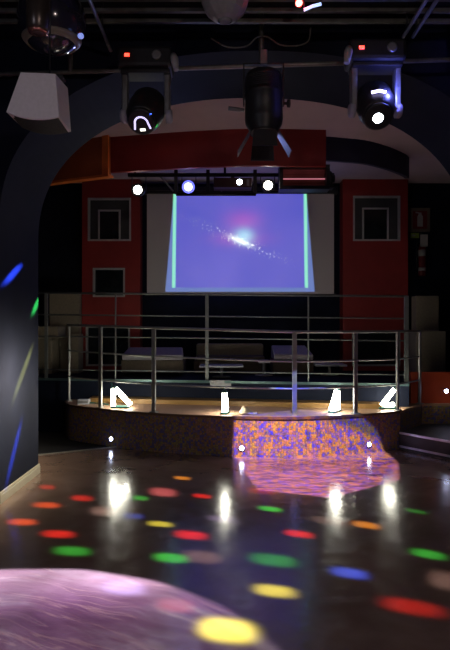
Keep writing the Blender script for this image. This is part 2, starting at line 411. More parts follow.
# ------------------------------------------------------------------ the room
ARCH0, ARCH1 = 5.37, 6.49
XL, XR, YB, YF = -5.0, 4.6, 10.8, -3.0
CEIL, CEIL2 = 4.30, 4.15
struct(MB().box(XL, XR, YF, YB, -.16, -.012).build('floor_carpet', carpet), 'dark carpeted floor beside the stage')
fl = MB().prism([(XL, YF), (XR, YF), (XR, 8.4), (-.9, 8.13), (-1.39, 7.87), (-2.30, 7.38), (XL, 5.93)], -.012, 0).build('floor', floor_m)
struct(fl, 'polished dark brown dance floor')
struct(MB().bar((-1.39, 7.875, .004), (XL, 5.935, .004), .02, .012).build('trim_1', steel), 'thin metal edge strip of the dance floor')
struct(MB().box(XL, XR, YF, ARCH1, CEIL, CEIL + .1).build('ceiling', black), 'black ceiling above the dance floor')
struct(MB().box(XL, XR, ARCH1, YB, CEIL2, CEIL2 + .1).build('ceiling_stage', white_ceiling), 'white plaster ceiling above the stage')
struct(MB().box(XL, XR, YB, YB + .15, 0, CEIL2).build('wall_back', dark), 'dark navy back wall')
struct(MB().box(XL - .15, XL, YF, YB, 0, CEIL).build('wall_left', dark), 'dark navy side wall')
struct(MB().box(XR, XR + .15, YF, YB, 0, CEIL).build('wall_right', dark), 'dark navy side wall')
struct(MB().box(XL, XR, YF - .15, YF, 0, CEIL).build('wall_front', dark), 'dark wall behind the dance floor')

def build_arch():
    cx, hw, zs, rise, ex = .30, 2.32, 2.50, 1.555, 2.25
    prof = []
    N = 64
    for k in range(N + 1):
        t = math.pi * (1 - k / N); c, s_ = math.cos(t), math.sin(t)
        prof.append((cx + hw * math.copysign(abs(c) ** (2 / ex), c), zs + rise * abs(s_) ** (2 / ex)))
    m = MB(); b = m.b
    TOP = CEIL
    def quad(*p): b.faces.new([b.verts.new(q) for q in p])
    for y in (ARCH0, ARCH1):
        for (x0, z0), (x1, z1) in zip(prof, prof[1:]): quad((x0, y, z0), (x1, y, z1), (x1, y, TOP), (x0, y, TOP))
        quad((XL, y, 0), (cx - hw, y, 0), (cx - hw, y, TOP), (XL, y, TOP))
        quad((cx + hw, y, 0), (XR, y, 0), (XR, y, TOP), (cx + hw, y, TOP))
    full = [(cx - hw, 0.0)] + prof + [(cx + hw, 0.0)]
    for (x0, z0), (x1, z1) in zip(full, full[1:]):
        b.faces.new([b.verts.new(q) for q in ((x0, ARCH0, z0), (x1, ARCH0, z1), (x1, ARCH1, z1), (x0, ARCH1, z0))])
    bmesh.ops.remove_doubles(b, verts=b.verts[:], dist=1e-4)
    o = m.build('wall_arch', jamb_paint); struct(o, 'thick navy wall with a wide round arch before the stage')
    return o
build_arch()
def baseboard(name, x0, x1, y0, y1):
    m = MB(); m.box(x0, x1, y0, y1, 0, .075)
    sx = .006
    m.box(min(x0, x1), max(x0, x1) - sx, y0, y1, .075, .10)
    return struct(m.build(name, base_m, bevel=.002), 'cream baseboard at the foot of the arch')
baseboard('baseboard_left', -2.02, -2.0, ARCH0, ARCH1 + .01)
struct(MB().box(XL, -2.0, ARCH0 - .02, ARCH0, 0, .10).build('baseboard_front', base_m))

# ---- stage
STAGE = .49
front_pts = [(-2.34, 8.74), (-2.15, 8.35), (-1.70, 8.02), (-.92, 7.57), (0, 7.32), (.845, 7.24), (1.65, 7.46), (2.26, 7.74)]
front = curve(front_pts, 8)
def plat_y(x): return 8.9 - (x + 2.0) * (.75 / 4.5)         # front line of the platform
stage_pts = [(p.x, p.y) for p in front] + [(2.77, 8.43), (XR, 8.5), (XR, 8.598), (2.62, 8.598), (2.5, plat_y(2.5) - .002), (-2.34, plat_y(-2.34) - .002)]
st = MB().prism(stage_pts, STAGE - .03, STAGE).build('floor_stage', stagewood); struct(st, 'pale wooden stage floor lit by tube lamps')
face = [(p.x, p.y) for p in front] + [(2.77, 8.43), (XR, 8.5)]
sf = MB().prism([(-2.34, plat_y(-2.34) - .004)] + [(x, y + .012) for x, y in face] + [(XR, 8.59), (2.62, 8.59), (2.5, plat_y(2.5) - .004)], 0, STAGE - .03).build('stage_front', mosaic_m, st)
tr = MB().strip([(x, y - .008) for x, y in face[:len(front)]], STAGE - .028, STAGE + .002, .02).build('stage_edge', mat('dark_bronze_edge', (.16, .10, .06), .4, .4, noise=(10, .2, 0)), st)

# ---- platform behind the stage
PLAT = .80
plat = MB().prism([(XL, plat_y(XL)), (2.5, plat_y(2.5)), (2.62, 8.6), (XR, 8.6), (XR, YB), (XL, YB)], 0, PLAT).build('floor_platform', mat('navy_platform', (.007, .010, .024), .7, spec=.15, noise=(5, .2, 0)))
struct(plat, 'dark navy raised platform behind the stage')
MB().bar((XL, plat_y(XL) - .012, PLAT - .012), (2.5, plat_y(2.5) - .012, PLAT - .012), .03, .035).build('edge_strip', mat('teal_edge_metal', (.10, .17, .17), .45, .5, noise=(9, .2, 0)), plat)
struct(MB().prism([(-1.95, plat_y(-1.95) - .30), (2.1, plat_y(2.1) - .30), (2.1, plat_y(2.1) - .006), (-1.95, plat_y(-1.95) - .006)], STAGE, STAGE + .062).build('floor_step', stepwood), 'honey wood step along the platform')
struct(MB().box(2.64, XR, 8.52, 8.60, STAGE, .93).build('wall_low', redlow), 'low vermilion wall beside the stage')
# ---- step at the right of the stage
sp_pts = [(2.24, 7.72), (2.76, 6.98), (XR, 6.62), (XR, 8.48), (2.78, 8.40)]
sp = MB().prism(sp_pts, 0, .215).build('floor_side_step', mat('dark_step', (.020, .020, .022), .45, noise=(8, .2, 0))); struct(sp, 'low dark step with light metal edges beside the stage')
for z in (.215, .045):
    MB().strip([(x, y - .012) for x, y in sp_pts[:3]], z - .014, z + .012, .03).build('nosing', mat('step_nosing', (.50, .50, .58), .35, .6, noise=(10, .15, 0)), sp)

# ---- hanging ceiling bands
def band(name, pts, z0, z1, m, label, t=.06):
    return struct(MB().strip(pts, z0, z1, t).build(name, m), label)
red_pts = curve([(-1.56, 8.14), (-.6, 7.93), (.3, 7.80), (1.32, 7.84)], 8)
band('trim_2', [(p.x, p.y) for p in red_pts], 3.67, CEIL2, red, 'curved red fascia hanging above the stage')
ob = MB().strip([(-2.9, 8.72), (-2.5, 8.51), (-1.58, 8.08)], 3.62, CEIL2, .08).build('trim_3', orange); struct(ob, 'orange fascia panel beside the red fascia')
oe = mat('lit_orange_edge', (.85, .22, .04), .45, noise=(6, .1, 0))  # brighter orange paints in the light caught on the panel edge
MB().strip([(-2.9, 8.70), (-2.5, 8.49), (-1.57, 8.055)], 3.60, 3.632, .12).build('lower_edge', oe, ob)
MB().strip([(-1.66, 8.09), (-1.57, 8.045)], 3.60, CEIL2, .03).build('side_edge', oe, ob)
nv_pts = curve([(1.30, 8.10), (1.62, 8.18), (1.97, 8.30), (2.36, 8.60), (2.68, 8.94), (2.80, 9.12)], 6)
band('trim_4', [(p.x, p.y) for p in nv_pts], 3.83, CEIL2, mat('navy_fascia', (.012, .014, .045), .6, noise=(4, .2, 0)), 'curved navy fascia receding beside the red fascia')

# ---- red wall panels with framed niches
YC = 10.5
def rect_px(x0, y0, x1, y1, d=YC):
    a, b = at(x0, y1, d), at(x1, y0, d); return (a.x, b.x, a.z, b.z)
def panel(name, x0, x1, z0, z1, holes, label):
    xs = sorted({x0, x1, *[h[0] for h in holes], *[h[1] for h in holes]}); zs = sorted({z0, z1, *[h[2] for h in holes], *[h[3] for h in holes]})
    m = MB()
    # merge cells row by row so the panel has few faces
    for za, zb in zip(zs, zs[1:]):
        run = None
        for xa, xb in zip(xs, xs[1:]):
            c = ((xa + xb) / 2, (za + zb) / 2)
            solid = not any(h[0] < c[0] < h[1] and h[2] < c[1] < h[3] for h in holes)
            if solid: run = (run[0], xb) if run else (xa, xb)
            elif run: m.box(run[0], run[1], YC, YB, za, zb); run = None
        if run: m.box(run[0], run[1], YC, YB, za, zb)
    return struct(m.build(name, red), label)
def niche(n, h, inner, label):
    x0, x1, z0, z1 = h; t = .03
    m = MB()
    for a in ((x0, x1, z1 - t, z1), (x0, x1, z0, z0 + t), (x0, x0 + t, z0 + t, z1 - t), (x1 - t, x1, z0 + t, z1 - t)):
        m.box(a[0], a[1], YC - .02, YC + .06, a[2], a[3])
    f = struct(m.build('window_%d' % n, frame_m), label)
    MB().box(x0 + t, x1 - t, YC + .05, YC + .058, z0 + t, z1 - t).build('pane', glassdark if not inner else nichegrey, f)
    if inner:
        i0, i1, iz = x0 + .17, x1 - .19, z1 - .20; t = .028; g = MB()
        g.box(i0, i0 + t, YC + .02, YC + .05, z0 + .035, iz); g.box(i1 - t, i1, YC + .02, YC + .05, z0 + .035, iz); g.box(i0 + t, i1 - t, YC + .02, YC + .05, iz - t, iz)
        g.build('inner_frame', frame_m, f)
        MB().box(i0 + t, i1 - t, YC + .043, YC + .05, z0 + .035, iz - t).build('inner_pane', glassdark, f)
hl = [rect_px(88, 198, 131, 241), rect_px(93, 268, 125, 297), rect_px(86, 326, 130, 366)]
hr = [rect_px(353, 196, 400, 241), rect_px(352, 331, 400, 366)]
panel('wall_red_left', at(82, 0, YC).x, at(140, 0, YC).x, PLAT, CEIL2, hl, 'red wall panel with three framed niches')
panel('wall_red_right', at(343, 0, YC).x, at(408, 0, YC).x, PLAT, CEIL2, hr, 'red wall panel with two framed niches')
niche(1, hl[0], True, 'square framed niche high in the panel of three niches')
niche(2, hl[1], False, 'small dark framed window in the middle of the red panel')
niche(3, hl[2], False, 'dark framed opening low in the panel of three niches')
niche(4, hr[0], True, 'square framed niche high in the panel of two niches')
niche(5, hr[1], False, 'dark framed opening low in the panel of two niches')

# ------------------------------------------------------------------ projection screen
def build_screen():
    YS = 10.60; a, b = at(147, 294, YS), at(334, 194, YS)
    c = Vector(((a.x + b.x) / 2, YS, (a.z + b.z) / 2))
    t = thing('projection_screen', (c.x, YS, a.z), 'large white projection screen showing a violet sky with a galaxy', 'screen')
    MB().box(a.x, b.x, YS, YS + .012, a.z, b.z).build('screen_surface', screen_m, t, origin=c)
    MB().tube([(a.x - .04, YS + .02, a.z - .012), (b.x + .04, YS + .02, a.z - .012)], .022).build('bottom_bar', blackmetal, t)
    MB().box(a.x - .06, b.x + .06, YS - .04, YS + .10, b.z, b.z + .12).build('roller_case', blackmetal, t, bevel=.008)
    for x in (a.x + .1, b.x - .1): MB().box(x - .03, x + .03, YS + .1, YB - .004, b.z + .02, b.z + .10).build('wall_bracket', blackmetal, t)
build_screen()

# ------------------------------------------------------------------ railings
def build_front_rail():
    base = Vector((0, 7.36, STAGE))
    t = thing('stage_railing', base, 'curved steel railing of three bars along the mosaic stage edge', 'railing')
    line = [(p.x * .985, p.y + .05) for p in front] + [(2.76, 8.47)]
    xs = [(-2.28, 8.78), (-1.675, 8.07), (-.905, 7.62), (.845, 7.29), (1.635, 7.52), (2.24, 7.79), (2.74, 8.44)]
    def rise(x, f): return max(0.0, (.845 - x) / 3.1) * .085 * f      # the railing climbs a little towards the arch
    for i, (x, y) in enumerate(xs):
        j = max(range(len(line)), key=lambda k: -((line[k][0] - x) ** 2 + (line[k][1] - y) ** 2))
        d = Vector(line[min(j + 1, len(line) - 1)]) - Vector(line[max(j - 1, 0)])
        m = MB(); u = (d.normalized().x, d.normalized().y, 0)
        m.bar((x, y, STAGE), (x, y, 1.515 + rise(x, 1)), .028, .055, up=u)
        p = m.build('post', steel, t, bevel=.004)
        f = MB().bar((x, y, STAGE), (x, y, STAGE + .012), .08, .10, up=u).build('foot_plate', steel, p)
    for z, r, f in ((1.515, .017, 1), (1.155, .011, 1), (.825, .011, .5)):
        MB().tube([(x, y, z + rise(x, f)) for x, y in line], r, 8).build('rail', steel, t)
build_front_rail()
def build_back_rail():
    t = thing('platform_railing', (0, plat_y(0) + .06, PLAT), 'tall straight steel railing along the navy platform edge', 'railing')
    def pt(x, f): return Vector((x, plat_y(x) + .05, PLAT + (2.085 - (x + 2.7) * .018 - PLAT) * f))
    for x, wd in ((-2.7, .05), (-1.62, .02), (-.26, .05), (1.17, .02), (2.48, .06)):
        yy = plat_y(x) + .05
        z1 = 2.085 - (x + 2.7) * .018
        p = MB().bar((x, yy, PLAT), (x, yy, z1 + .008), .03 if wd > .03 else .02, wd, up=(1, 0, 0)).build('post', mat('dull_steel', (.20, .22, .22), .45, .6, noise=(18, .1, 0)), t, bevel=.003)
    for f, r in ((1.0, .015), (.745, .010), (.49, .010), (.10, .010)):
        a = lambda x: (x, plat_y(x) + .05, PLAT + (2.085 - (x + 2.7) * .018 - PLAT) * f)
        MB().tube([a(-4.9), a(2.48)], r, 8).build('rail', mat('dull_steel', (.20, .22, .22), .45, .6, noise=(18, .1, 0)), t)
    # little plate hung on the edge
    q = at(220.5, 384, plat_y(-.07) - .03)
    n = thing('notice_plate', (q.x, q.y, q.z - .06), 'small plain grey plate fixed to the platform edge strip', 'plate')
    MB().box(q.x - .15, q.x + .15, q.y - .008, q.y - .001, q.z - .06, q.z + .055).build('plate', greymetal, n, bevel=.002)
    for s in (-1, 1): MB().lathe((q.x + s * .12, q.y - .008, q.z + .03), (0, -1, 0), [(0, .010), (.004, .008), (.006, 0)], 10).build('screw', steel, n)
build_back_rail()

# ------------------------------------------------------------------ tube lamps on the stage
tube_m = mat('lit_tube', (1, 1, .9), .4, emit=(1, .97, .80), strength=32)
teal_m = mat('teal_plastic', (.02, .12, .11), .4, noise=(20, .2, 0))
def build_lamp(x, y, yaw, label, splay=.14):
    t = thing('tube_lamp', (x, y, STAGE), label, 'lamp', 'tube lamps on the stage')
    R = Matrix.Rotation(yaw, 3, 'Z')
    W = lambda a, b, c: Vector((x, y, STAGE)) + R @ Vector((a, b, c))
    MB().bar(W(-.10, 0, .014), W(.14, 0, .014), .09, .028).build('base', teal_m, t, bevel=.006)
    MB().tube([W(-.075, 0, .03), W(-.07, 0, .265)], .030, 12).build('upright_tube', tube_m, t)
    MB().tube([W(-.045, 0, .26), W(splay, 0, .045)], .032, 12).build('slanted_tube', tube_m, t)
    MB().bar(W(-.10, 0, .28), W(-.035, 0, .28), .06, .035).build('hinge_cap', teal_m, t, bevel=.006)
    MB().tube([W(-.085, 0, .295), W(-.10, 0, .34)], .010, 8).build('carry_hook', teal_m, t)
build_lamp(-1.42, 8.02, 0.0, 'glowing folding tube lamp with widely opened tubes above the unlit brown mosaic', .16)
build_lamp(.0, 7.53, math.radians(84), 'glowing folding tube lamp standing beside a crumpled pale cloth on the stage')
build_lamp(1.41, 7.66, math.radians(238), 'glowing folding tube lamp above the colourfully lit mosaic between two railing posts')
def lamp_tilted():
    x, y = 2.15, 7.94
    t = thing('tube_lamp', (x, y, STAGE), 'glowing tube lamp leaning at a slant beside the stage corner post', 'lamp', 'tube lamps on the stage')
    MB().bar((x - .12, y, STAGE + .014), (x + .10, y, STAGE + .014), .09, .028).build('base', teal_m, t, bevel=.006)
    MB().tube([(x - .075, y, STAGE + .045), (x + .09, y, STAGE + .26)], .030, 12).build('slanted_tube', tube_m, t)
    MB().tube([(x - .03, y - .01, STAGE + .05), (x + .085, y - .01, STAGE + .06)], .028, 12).build('low_tube', tube_m, t)
    MB().bar((x + .075, y, STAGE + .27), (x + .12, y, STAGE + .27), .06, .035).build('hinge_cap', teal_m, t, bevel=.006)
lamp_tilted()

# ------------------------------------------------------------------ stage edge LED studs
stud_m = mat('led_glow', (1, 1, 1), .3, emit=(.62, .68, 1.0), strength=26)
def stud(x, y, z, nrm, label):
    n = Vector(nrm).normalized(); p = Vector((x, y, z))
    t = thing('led_stud', p, label, 'light', 'round LED studs')
    MB().lathe(p, n, [(0, .036), (.010, .036), (.014, .030)], 16).build('bezel', steel, t)
    MB().lathe(p + n * .014, n, [(0, .027), (.006, .022), (.008, 0)], 16).build('lens', stud_m, t)
def front_y(x):
    best = min(range(len(front) - 1), key=lambda k: abs(front[k].x - x)); a, b = front[best], front[best + 1]
    k = (x - a.x) / (b.x - a.x) if b.x != a.x else 0
    d = (b - a).normalized(); return a.y + (b.y - a.y) * k, (d.y, -d.x, 0)
for x, lab in ((-1.49, 'blue-white LED stud in the unlit brown mosaic near the floor edge'), (.205, 'blue-white LED stud at the edge of the lit mosaic nearest the upright lamp'), (1.80, 'blue-white LED stud where the lit mosaic fades into shadow by the step')):
    y, n = front_y(x); stud(x, y + .008, .105, n, lab)
q = at(446, 391, 8.52); stud(q.x, 8.52, q.z, (0, -1, 0), 'blue-white LED stud on the low vermilion wall')

# ------------------------------------------------------------------ lounge furniture on the platform
def sofa(x0, x1, y, label, slope=.05):
    t = thing('lounge_ottoman', ((x0 + x1) / 2, y, PLAT), label, 'ottoman', 'low lounge seats on the platform')
    MB().box(x0, x1, y, y + .62, PLAT + .05, PLAT + .25).build('base', brownup, t, bevel=.02)
    MB().hull([(x0 + .02, y - .02, PLAT + .25), (x1 - .01, y - .02, PLAT + .25), (x1 - .04, y + .62, PLAT + .25), (x0 + .02, y + .62, PLAT + .25),
               (x0 + .02, y - .02, PLAT + .34), (x1 - .01, y - .02, PLAT + .33), (x1 - .06, y + .62, PLAT + .40 + slope), (x0 + .03, y + .62, PLAT + .40 + slope)]).build('cushion', palecush, t, bevel=.018)
    for sx in (x0 + .06, x1 - .06):
        for sy in (y + .06, y + .56): MB().tube([(sx, sy, PLAT), (sx, sy, PLAT + .05)], .02, 8).build('leg', blackmetal, t)
sofa(at(122, 0, 9.5).x, at(184, 0, 9.5).x, 9.4, 'low ottoman with a pale top beside the panel of three niches', .03)
sofa(at(272, 0, 9.6).x, at(313, 0, 9.6).x, 9.5, 'low ottoman with a raised pale cushion between brown sofa and white table', .06)
def couch():
    x0, x1, y = at(194, 0, 9.9).x, at(266, 0, 9.9).x, 9.75
    t = thing('lounge_sofa', ((x0 + x1) / 2, y, PLAT), 'low brown sofa under the middle of the projection screen', 'sofa')
    MB().box(x0, x1, y, y + .7, PLAT + .04, PLAT + .22).build('base', brownup, t, bevel=.02)
    MB().box(x0 + .02, x1 - .02, y + .5, y + .7, PLAT + .20, PLAT + .48).build('backrest', beige, t, bevel=.03)
    h = (x0 + x1) / 2
    for a, b in ((x0 + .03, h - .005), (h + .005, x1 - .03)): MB().box(a, b, y - .01, y + .5, PLAT + .215, PLAT + .29).build('seat_cushion', brownup, t, bevel=.02)
    for sx in (x0 + .06, x1 - .06):
        for sy in (y + .06, y + .64): MB().tube([(sx, sy, PLAT), (sx, sy, PLAT + .05)], .02, 8).build('leg', blackmetal, t)
couch()
def low_table(x0, x1, y, z, label):
    cx = (x0 + x1) / 2
    t = thing('low_table', (cx, y + .2, PLAT), label, 'table', 'small white tables on the platform')
    MB().box(x0, x1, y, y + .4, z - .03, z).build('table_top', lacquer, t, bevel=.006)
    MB().tube([(cx, y + .2, PLAT + .015), (cx, y + .2, z - .03)], .025, 12).build('stem', steel, t)
    MB().lathe((cx, y + .2, PLAT), (0, 0, 1), [(0, .14), (.012, .14), (.02, .03)], 20).build('foot', steel, t)
low_table(at(200, 0, 9.2).x, at(243, 0, 9.2).x, 9.0, PLAT + .19, 'white low table in front of the brown sofa')
low_table(at(259, 0, 9.3).x, at(269, 0, 9.3).x + .02, 9.3, PLAT + .24, 'tiny white side table between the sofa and an ottoman')
low_table(at(315, 0, 9.5).x, at(346, 0, 9.5).x, 9.4, PLAT + .18, 'white low table beside the panel of two niches')
def booth(blocks, label):
    x = sum(b[1][0] + b[1][1] for b in blocks) / 2 / len(blocks)
    t = thing('booth_bench', (x, blocks[0][1][2], PLAT), label, 'bench')
    for nm, (x0, x1, y0, y1, z0, z1) in blocks: MB().box(x0, x1, y0, y1, z0, z1).build(nm, beige, t, bevel=.015)
def xz(x0, y0, x1, y1, d): a, b = at(x0, y1, d), at(x1, y0, d); return a.x, b.x, a.z, b.z
a = xz(50, 293, 80, 340, 10.3); b = xz(30, 326, 62, 338, 10.0); c = xz(30, 340, 54, 370, 9.9); d = xz(72, 334, 80, 371, 10.0)
booth([('backrest', (a[0], a[1], 10.25, 10.42, PLAT, a[3])), ('arm_rest', (b[0], b[1], 9.75, 10.24, b[2], b[3])), ('seat', (c[0], c[1], 9.78, 10.22, PLAT, b[2])), ('side_panel', (d[0], d[1], 9.9, 10.24, PLAT, d[3]))], 'tall beige booth bench beside the panel of three niches')
a = xz(414, 296, 437, 331, 10.2); b = xz(416, 331, 446, 376, 9.6)
booth([('backrest', (a[0], a[1], 10.1, 10.35, PLAT, a[3])), ('seat', (b[0], b[1], 9.6, 10.095, PLAT, b[3]))], 'beige booth bench with a high back under the fire extinguisher')

# ------------------------------------------------------------------ fire point on the back wall
fire_red = mat('fire_red', (.17, .012, .012), .4, noise=(10, .1, 0)); signwhite = mat('sign_white', (.38, .38, .36), .5, noise=(20, .05, 0))
def fire_point():
    y = YB - .02
    x0, x1, z0, z1 = xz(409.5, 208, 430, 232, y); cx, cz = (x0 + x1) / 2, (z0 + z1) / 2
    t = thing('extinguisher_sign', (cx, y, z0), 'square red sign with a white extinguisher symbol and pale border', 'sign')
    MB().box(x0, x1, y - .012, y + .02, z0, z1).build('border', mat('sign_border', (.16, .13, .09), .5, noise=(20, .1, 0)), t, bevel=.003)
    MB().box(x0 + .055, x1 - .055, y - .016, y - .012, z0 + .055, z1 - .055).build('red_field', fire_red, t)
    m = MB(); q = y - .018
    def body(pts):
        m.hull([(cx + px, yy, cz + pz) for yy in (y - .020, y - .016) for px, pz in pts])
    body([(-.05, -.12), (.05, -.12), (.05, .06), (-.05, .06)]); body([(-.05, .06), (.05, .06), (.025, .10), (-.025, .10)])
    body([(-.025, .10), (.025, .10), (.025, .13), (-.025, .13)]); body([(-.08, .12), (-.025, .115), (-.025, .135), (-.08, .145)])
    m.build('symbol', signwhite, t)
    x0, x1, z0, z1 = xz(410.5, 233, 419, 238, y)
    s = thing('direction_sign', ((x0 + x1) / 2, y, z0), 'tiny yellow-green sign hanging under the red extinguisher sign', 'sign')
    MB().box(x0, x1, y - .008, y + .02, z0, z1).build('board', mat('lime_sign', (.30, .48, .06), .5, noise=(20, .1, 0)), s, bevel=.002)
    MB().box(x0 + .02, x1 - .07, y - .010, y - .008, z0 + .03, z1 - .03).build('bar_mark', signwhite, s)
    cx = at(420.5, 0, y).x; yb = y - .09
    e = thing('fire_extinguisher', (cx, yb, at(0, 276, yb).z), 'red fire extinguisher with a white label hanging on the dark wall', 'fire extinguisher')
    zt, zb = at(0, 243, yb).z, at(0, 276, yb).z; h = zt - zb
    MB().lathe((cx, yb, zb), (0, 0, 1), [(0, .055), (.01, .065), (h * .86, .065), (h * .95, .045), (h, .022)], 20).build('cylinder', fire_red, e)
    MB().lathe((cx, yb, zt), (0, 0, 1), [(0, .022), (.05, .022), (.06, .012)], 12).build('valve', blackmetal, e)
    MB().bar((cx - .01, yb, zt + .07), (cx + .10, yb, zt + .09), .02, .012).build('handle', blackmetal, e)
    MB().tube([(cx - .02, yb, zt + .04), (cx - .09, yb, zt), (cx - .10, yb, zt - .2), (cx - .085, yb, zb + .12)], .012, 8).build('hose', blackmetal, e)
    lz1, lz0 = at(0, 250, yb).z, at(0, 262, yb).z
    for za, zc, nm in ((lz0 + .10, lz1, 'paper_label'), (lz0 - .16, lz0 - .10, 'paper_label')):
        MB().lathe((cx, yb, za), (0, 0, 1), [(0, .066), (zc - za, .066)], 20).build(nm, signwhite, e)
    x0, x1, z0, z1 = xz(417, 236, 424.5, 249, y)
    MB().box(cx - .05, cx + .05, yb + .06, YB, zt - .25, zt - .12).build('wall_bracket', blackmetal, e)
    c = thing('inspection_card', ((x0 + x1) / 2, y, z0), 'white inspection card hanging above the fire extinguisher', 'card')
    MB().box(x0, x1, y - .18, y - .176, z0 + .02, z1).build('card', signwhite, c, bevel=.001)
    MB().tube([((x0 + x1) / 2, y - .178, z1), ((x0 + x1) / 2, YB, z1 + .05)], .004, 6).build('string', blackmetal, c)
fire_point()

# ------------------------------------------------------------------ light bar under the fascia
def glow(name, colr, s): return mat(name, (1, 1, 1), .3, emit=colr, strength=s)
def build_stage_bar():
    y = 8.45; Z = lambda py: at(0, py, y).z; X = lambda px: at(px, 0, y).x
    t = thing('lighting_bar', (X(225), y, Z(190)), 'black pipe frame hanging from the stage ceiling with lamps on it', 'lighting bar')
    MB().tube([(X(128), y, Z(175)), (X(334), y, Z(175))], .028, 10).build('pipe', blackmetal, t)
    MB().tube([(X(176), y, Z(194)), (X(256), y, Z(194))], .028, 10).build('pipe', blackmetal, t)
    MB().tube([(X(146), y + .3, Z(187)), (X(282), y + .3, Z(187))], .02, 10).build('pipe', blackmetal, t)
    for px in (176, 208, 255): MB().bar((X(px), y, Z(170)), (X(px), y, Z(194)), .05, .05, up=(0, 1, 0)).build('upright', blackmetal, t)
    for px in (135, 225, 322): MB().tube([(X(px), y, Z(175)), (X(px), y, CEIL2 - .002)], .018, 8).build('drop_rod', blackmetal, t)
    for p0, p1 in ((160, 172), (214, 222)): MB().tube([(X(p0), y + .02, Z(176)), (X(p1), y + .3, Z(187))], .012, 8).build('brace', greymetal, t)
    # spots
    def spot(px, py, colr, s, label, e, power):
        p = at(px, py, y - .12); ax = Vector((0, -1, -.16)).normalized()
        o = thing('spotlight', (p.x, p.y, p.z), label, 'spotlight', 'spotlights on the stage bar')
        MB().lathe(p - ax * .20, ax, [(0, .04), (.02, .075), (.12, .085), (.20, .088), (.225, .092)], 20).build('housing', blackmetal, o)
        MB().lathe(p + ax * .026, ax, [(0, .060), (.010, .048), (.016, 0)], 20).build('lens', glow(e, colr, s), o)
        if e == 'lens_blue': MB().lathe(p + ax * .024, ax, [(0, .088), (.008, .084), (.009, .060)], 20).build('halo_ring', glow('halo_blue', (.10, .12, 1), 2.2), o)  # glowing ring added for the blue halo around the lens
        b = MB()
        for sx in (-1, 1): b.bar((p.x + sx * .098, p.y + .08, p.z), (p.x + sx * .098, p.y + .11, Z(176) + .01), .03, .008, up=(1, 0, 0))
        b.bar((p.x - .102, p.y + .11, Z(176) + .012), (p.x + .102, p.y + .11, Z(176) + .012), .03, .010); b.build('yoke', blackmetal, o)
        lamp('spot_glow', 'SPOT', p + ax * .06, power, colr, .05, aim=p + ax * 3, cone=64, blend=.8)
    spot(138, 190, (1, .95, .85), 14, 'white stage spotlight beside the orange fascia', 'lens_warm', 5)
    spot(188.5, 187, (.35, .42, 1), 22, 'blue stage spotlight beaming toward the dance floor', 'lens_blue', 14)
    spot(268, 185.5, (1, .97, .85), 14, 'white stage spotlight beside the glowing heater box', 'lens_warm', 5)
    # projector
    q0, q1 = X(214), X(251)
    o = thing('video_projector', ((q0 + q1) / 2, y, Z(193)), 'slim dark video projector with a lit lens on the light bar', 'projector')
    MB().box(q0, q1, y - .26, y - .03, Z(191.5), Z(182)).build('body', mat('maroon_black_plastic', (.05, .018, .02), .4, noise=(20, .2, 0)), o, bevel=.012)
    MB().lathe((X(239), y - .26, Z(187)), (0, -1, 0), [(0, .05), (.03, .05), (.034, .042)], 20).build('lens_ring', blackmetal, o)
    MB().lathe((X(239), y - .294, Z(187)), (0, -1, 0), [(0, .04), (.008, .03), (.012, 0)], 20).build('lens', glow('lens_projector', (.75, .85, 1), 9), o)
    MB().box(X(246), X(248.5), y - .264, y - .26, Z(190), Z(184)).build('vent', greymetal, o)
    MB().bar(((q0 + q1) / 2, y - .1, Z(182)), ((q0 + q1) / 2, y - .05, Z(175)), .05, .05, up=(0, 1, 0)).build('mount', blackmetal, o)
    # heater box
    x0, x1, z0, z1 = X(278), X(327), Z(193), Z(169)
    o = thing('heater_box', ((x0 + x1) / 2, y, z0), 'black radiant heater box with a copper reflector and glowing bar', 'heater')
    m = MB(); t_ = .05
    m.box(x0, x1, y - .25, y - .02, z1 - t_, z1); m.box(x0, x1, y - .25, y - .02, z0, z0 + t_); m.box(x0, x0 + t_, y - .25, y - .02, z0 + t_, z1 - t_); m.box(x1 - t_, x1, y - .25, y - .02, z0 + t_, z1 - t_)
    m.build('casing', blackmetal, o, bevel=.006)
    n = 8; r = MB(); hgt = (z1 - z0 - 2 * t_)
    P = [(y - .05 - .12 * abs(2 * k / n - 1) ** 2, z0 + t_ + hgt * k / n) for k in range(n + 1)]
    v0 = [r.b.verts.new((x0 + t_, a, b)) for a, b in P]; v1 = [r.b.verts.new((x1 - t_, a, b)) for a, b in P]
    for k in range(n): r.b.faces.new((v0[k], v1[k], v1[k + 1], v0[k + 1]))
    r.build('reflector', mat('copper_reflector', (.26, .14, .11), .35, .7, noise=(5, .2, 0)), o)
    MB().tube([(x0 + t_, y - .12, (z0 + z1) / 2), (x1 - t_, y - .12, (z0 + z1) / 2)], .010, 8).build('heating_bar', glow('heat_bar', (1, .30, .38), .45), o)
    MB().box(x0, x1, y - .03, y - .015, z0, z1).build('back_panel', blackmetal, o)
    MB().lathe((x1, y - .14, (z0 + z1) / 2), (1, 0, 0), [(0, .10), (.03, .10), (.05, .06), (.08, .05)], 12).build('side_knob', blackmetal, o)
    for k in range(5): MB().box(x1 + .001, x1 + .06, y - .2 + k * .035, y - .185 + k * .035, z0 + .03, z0 + .09).build('cooling_fin', blackmetal, o)
    for px in (284, 321): MB().bar((X(px), y - .08, z1), (X(px), y, Z(175) + .02), .03, .02, up=(1, 0, 0)).build('bracket', blackmetal, o)
build_stage_bar()

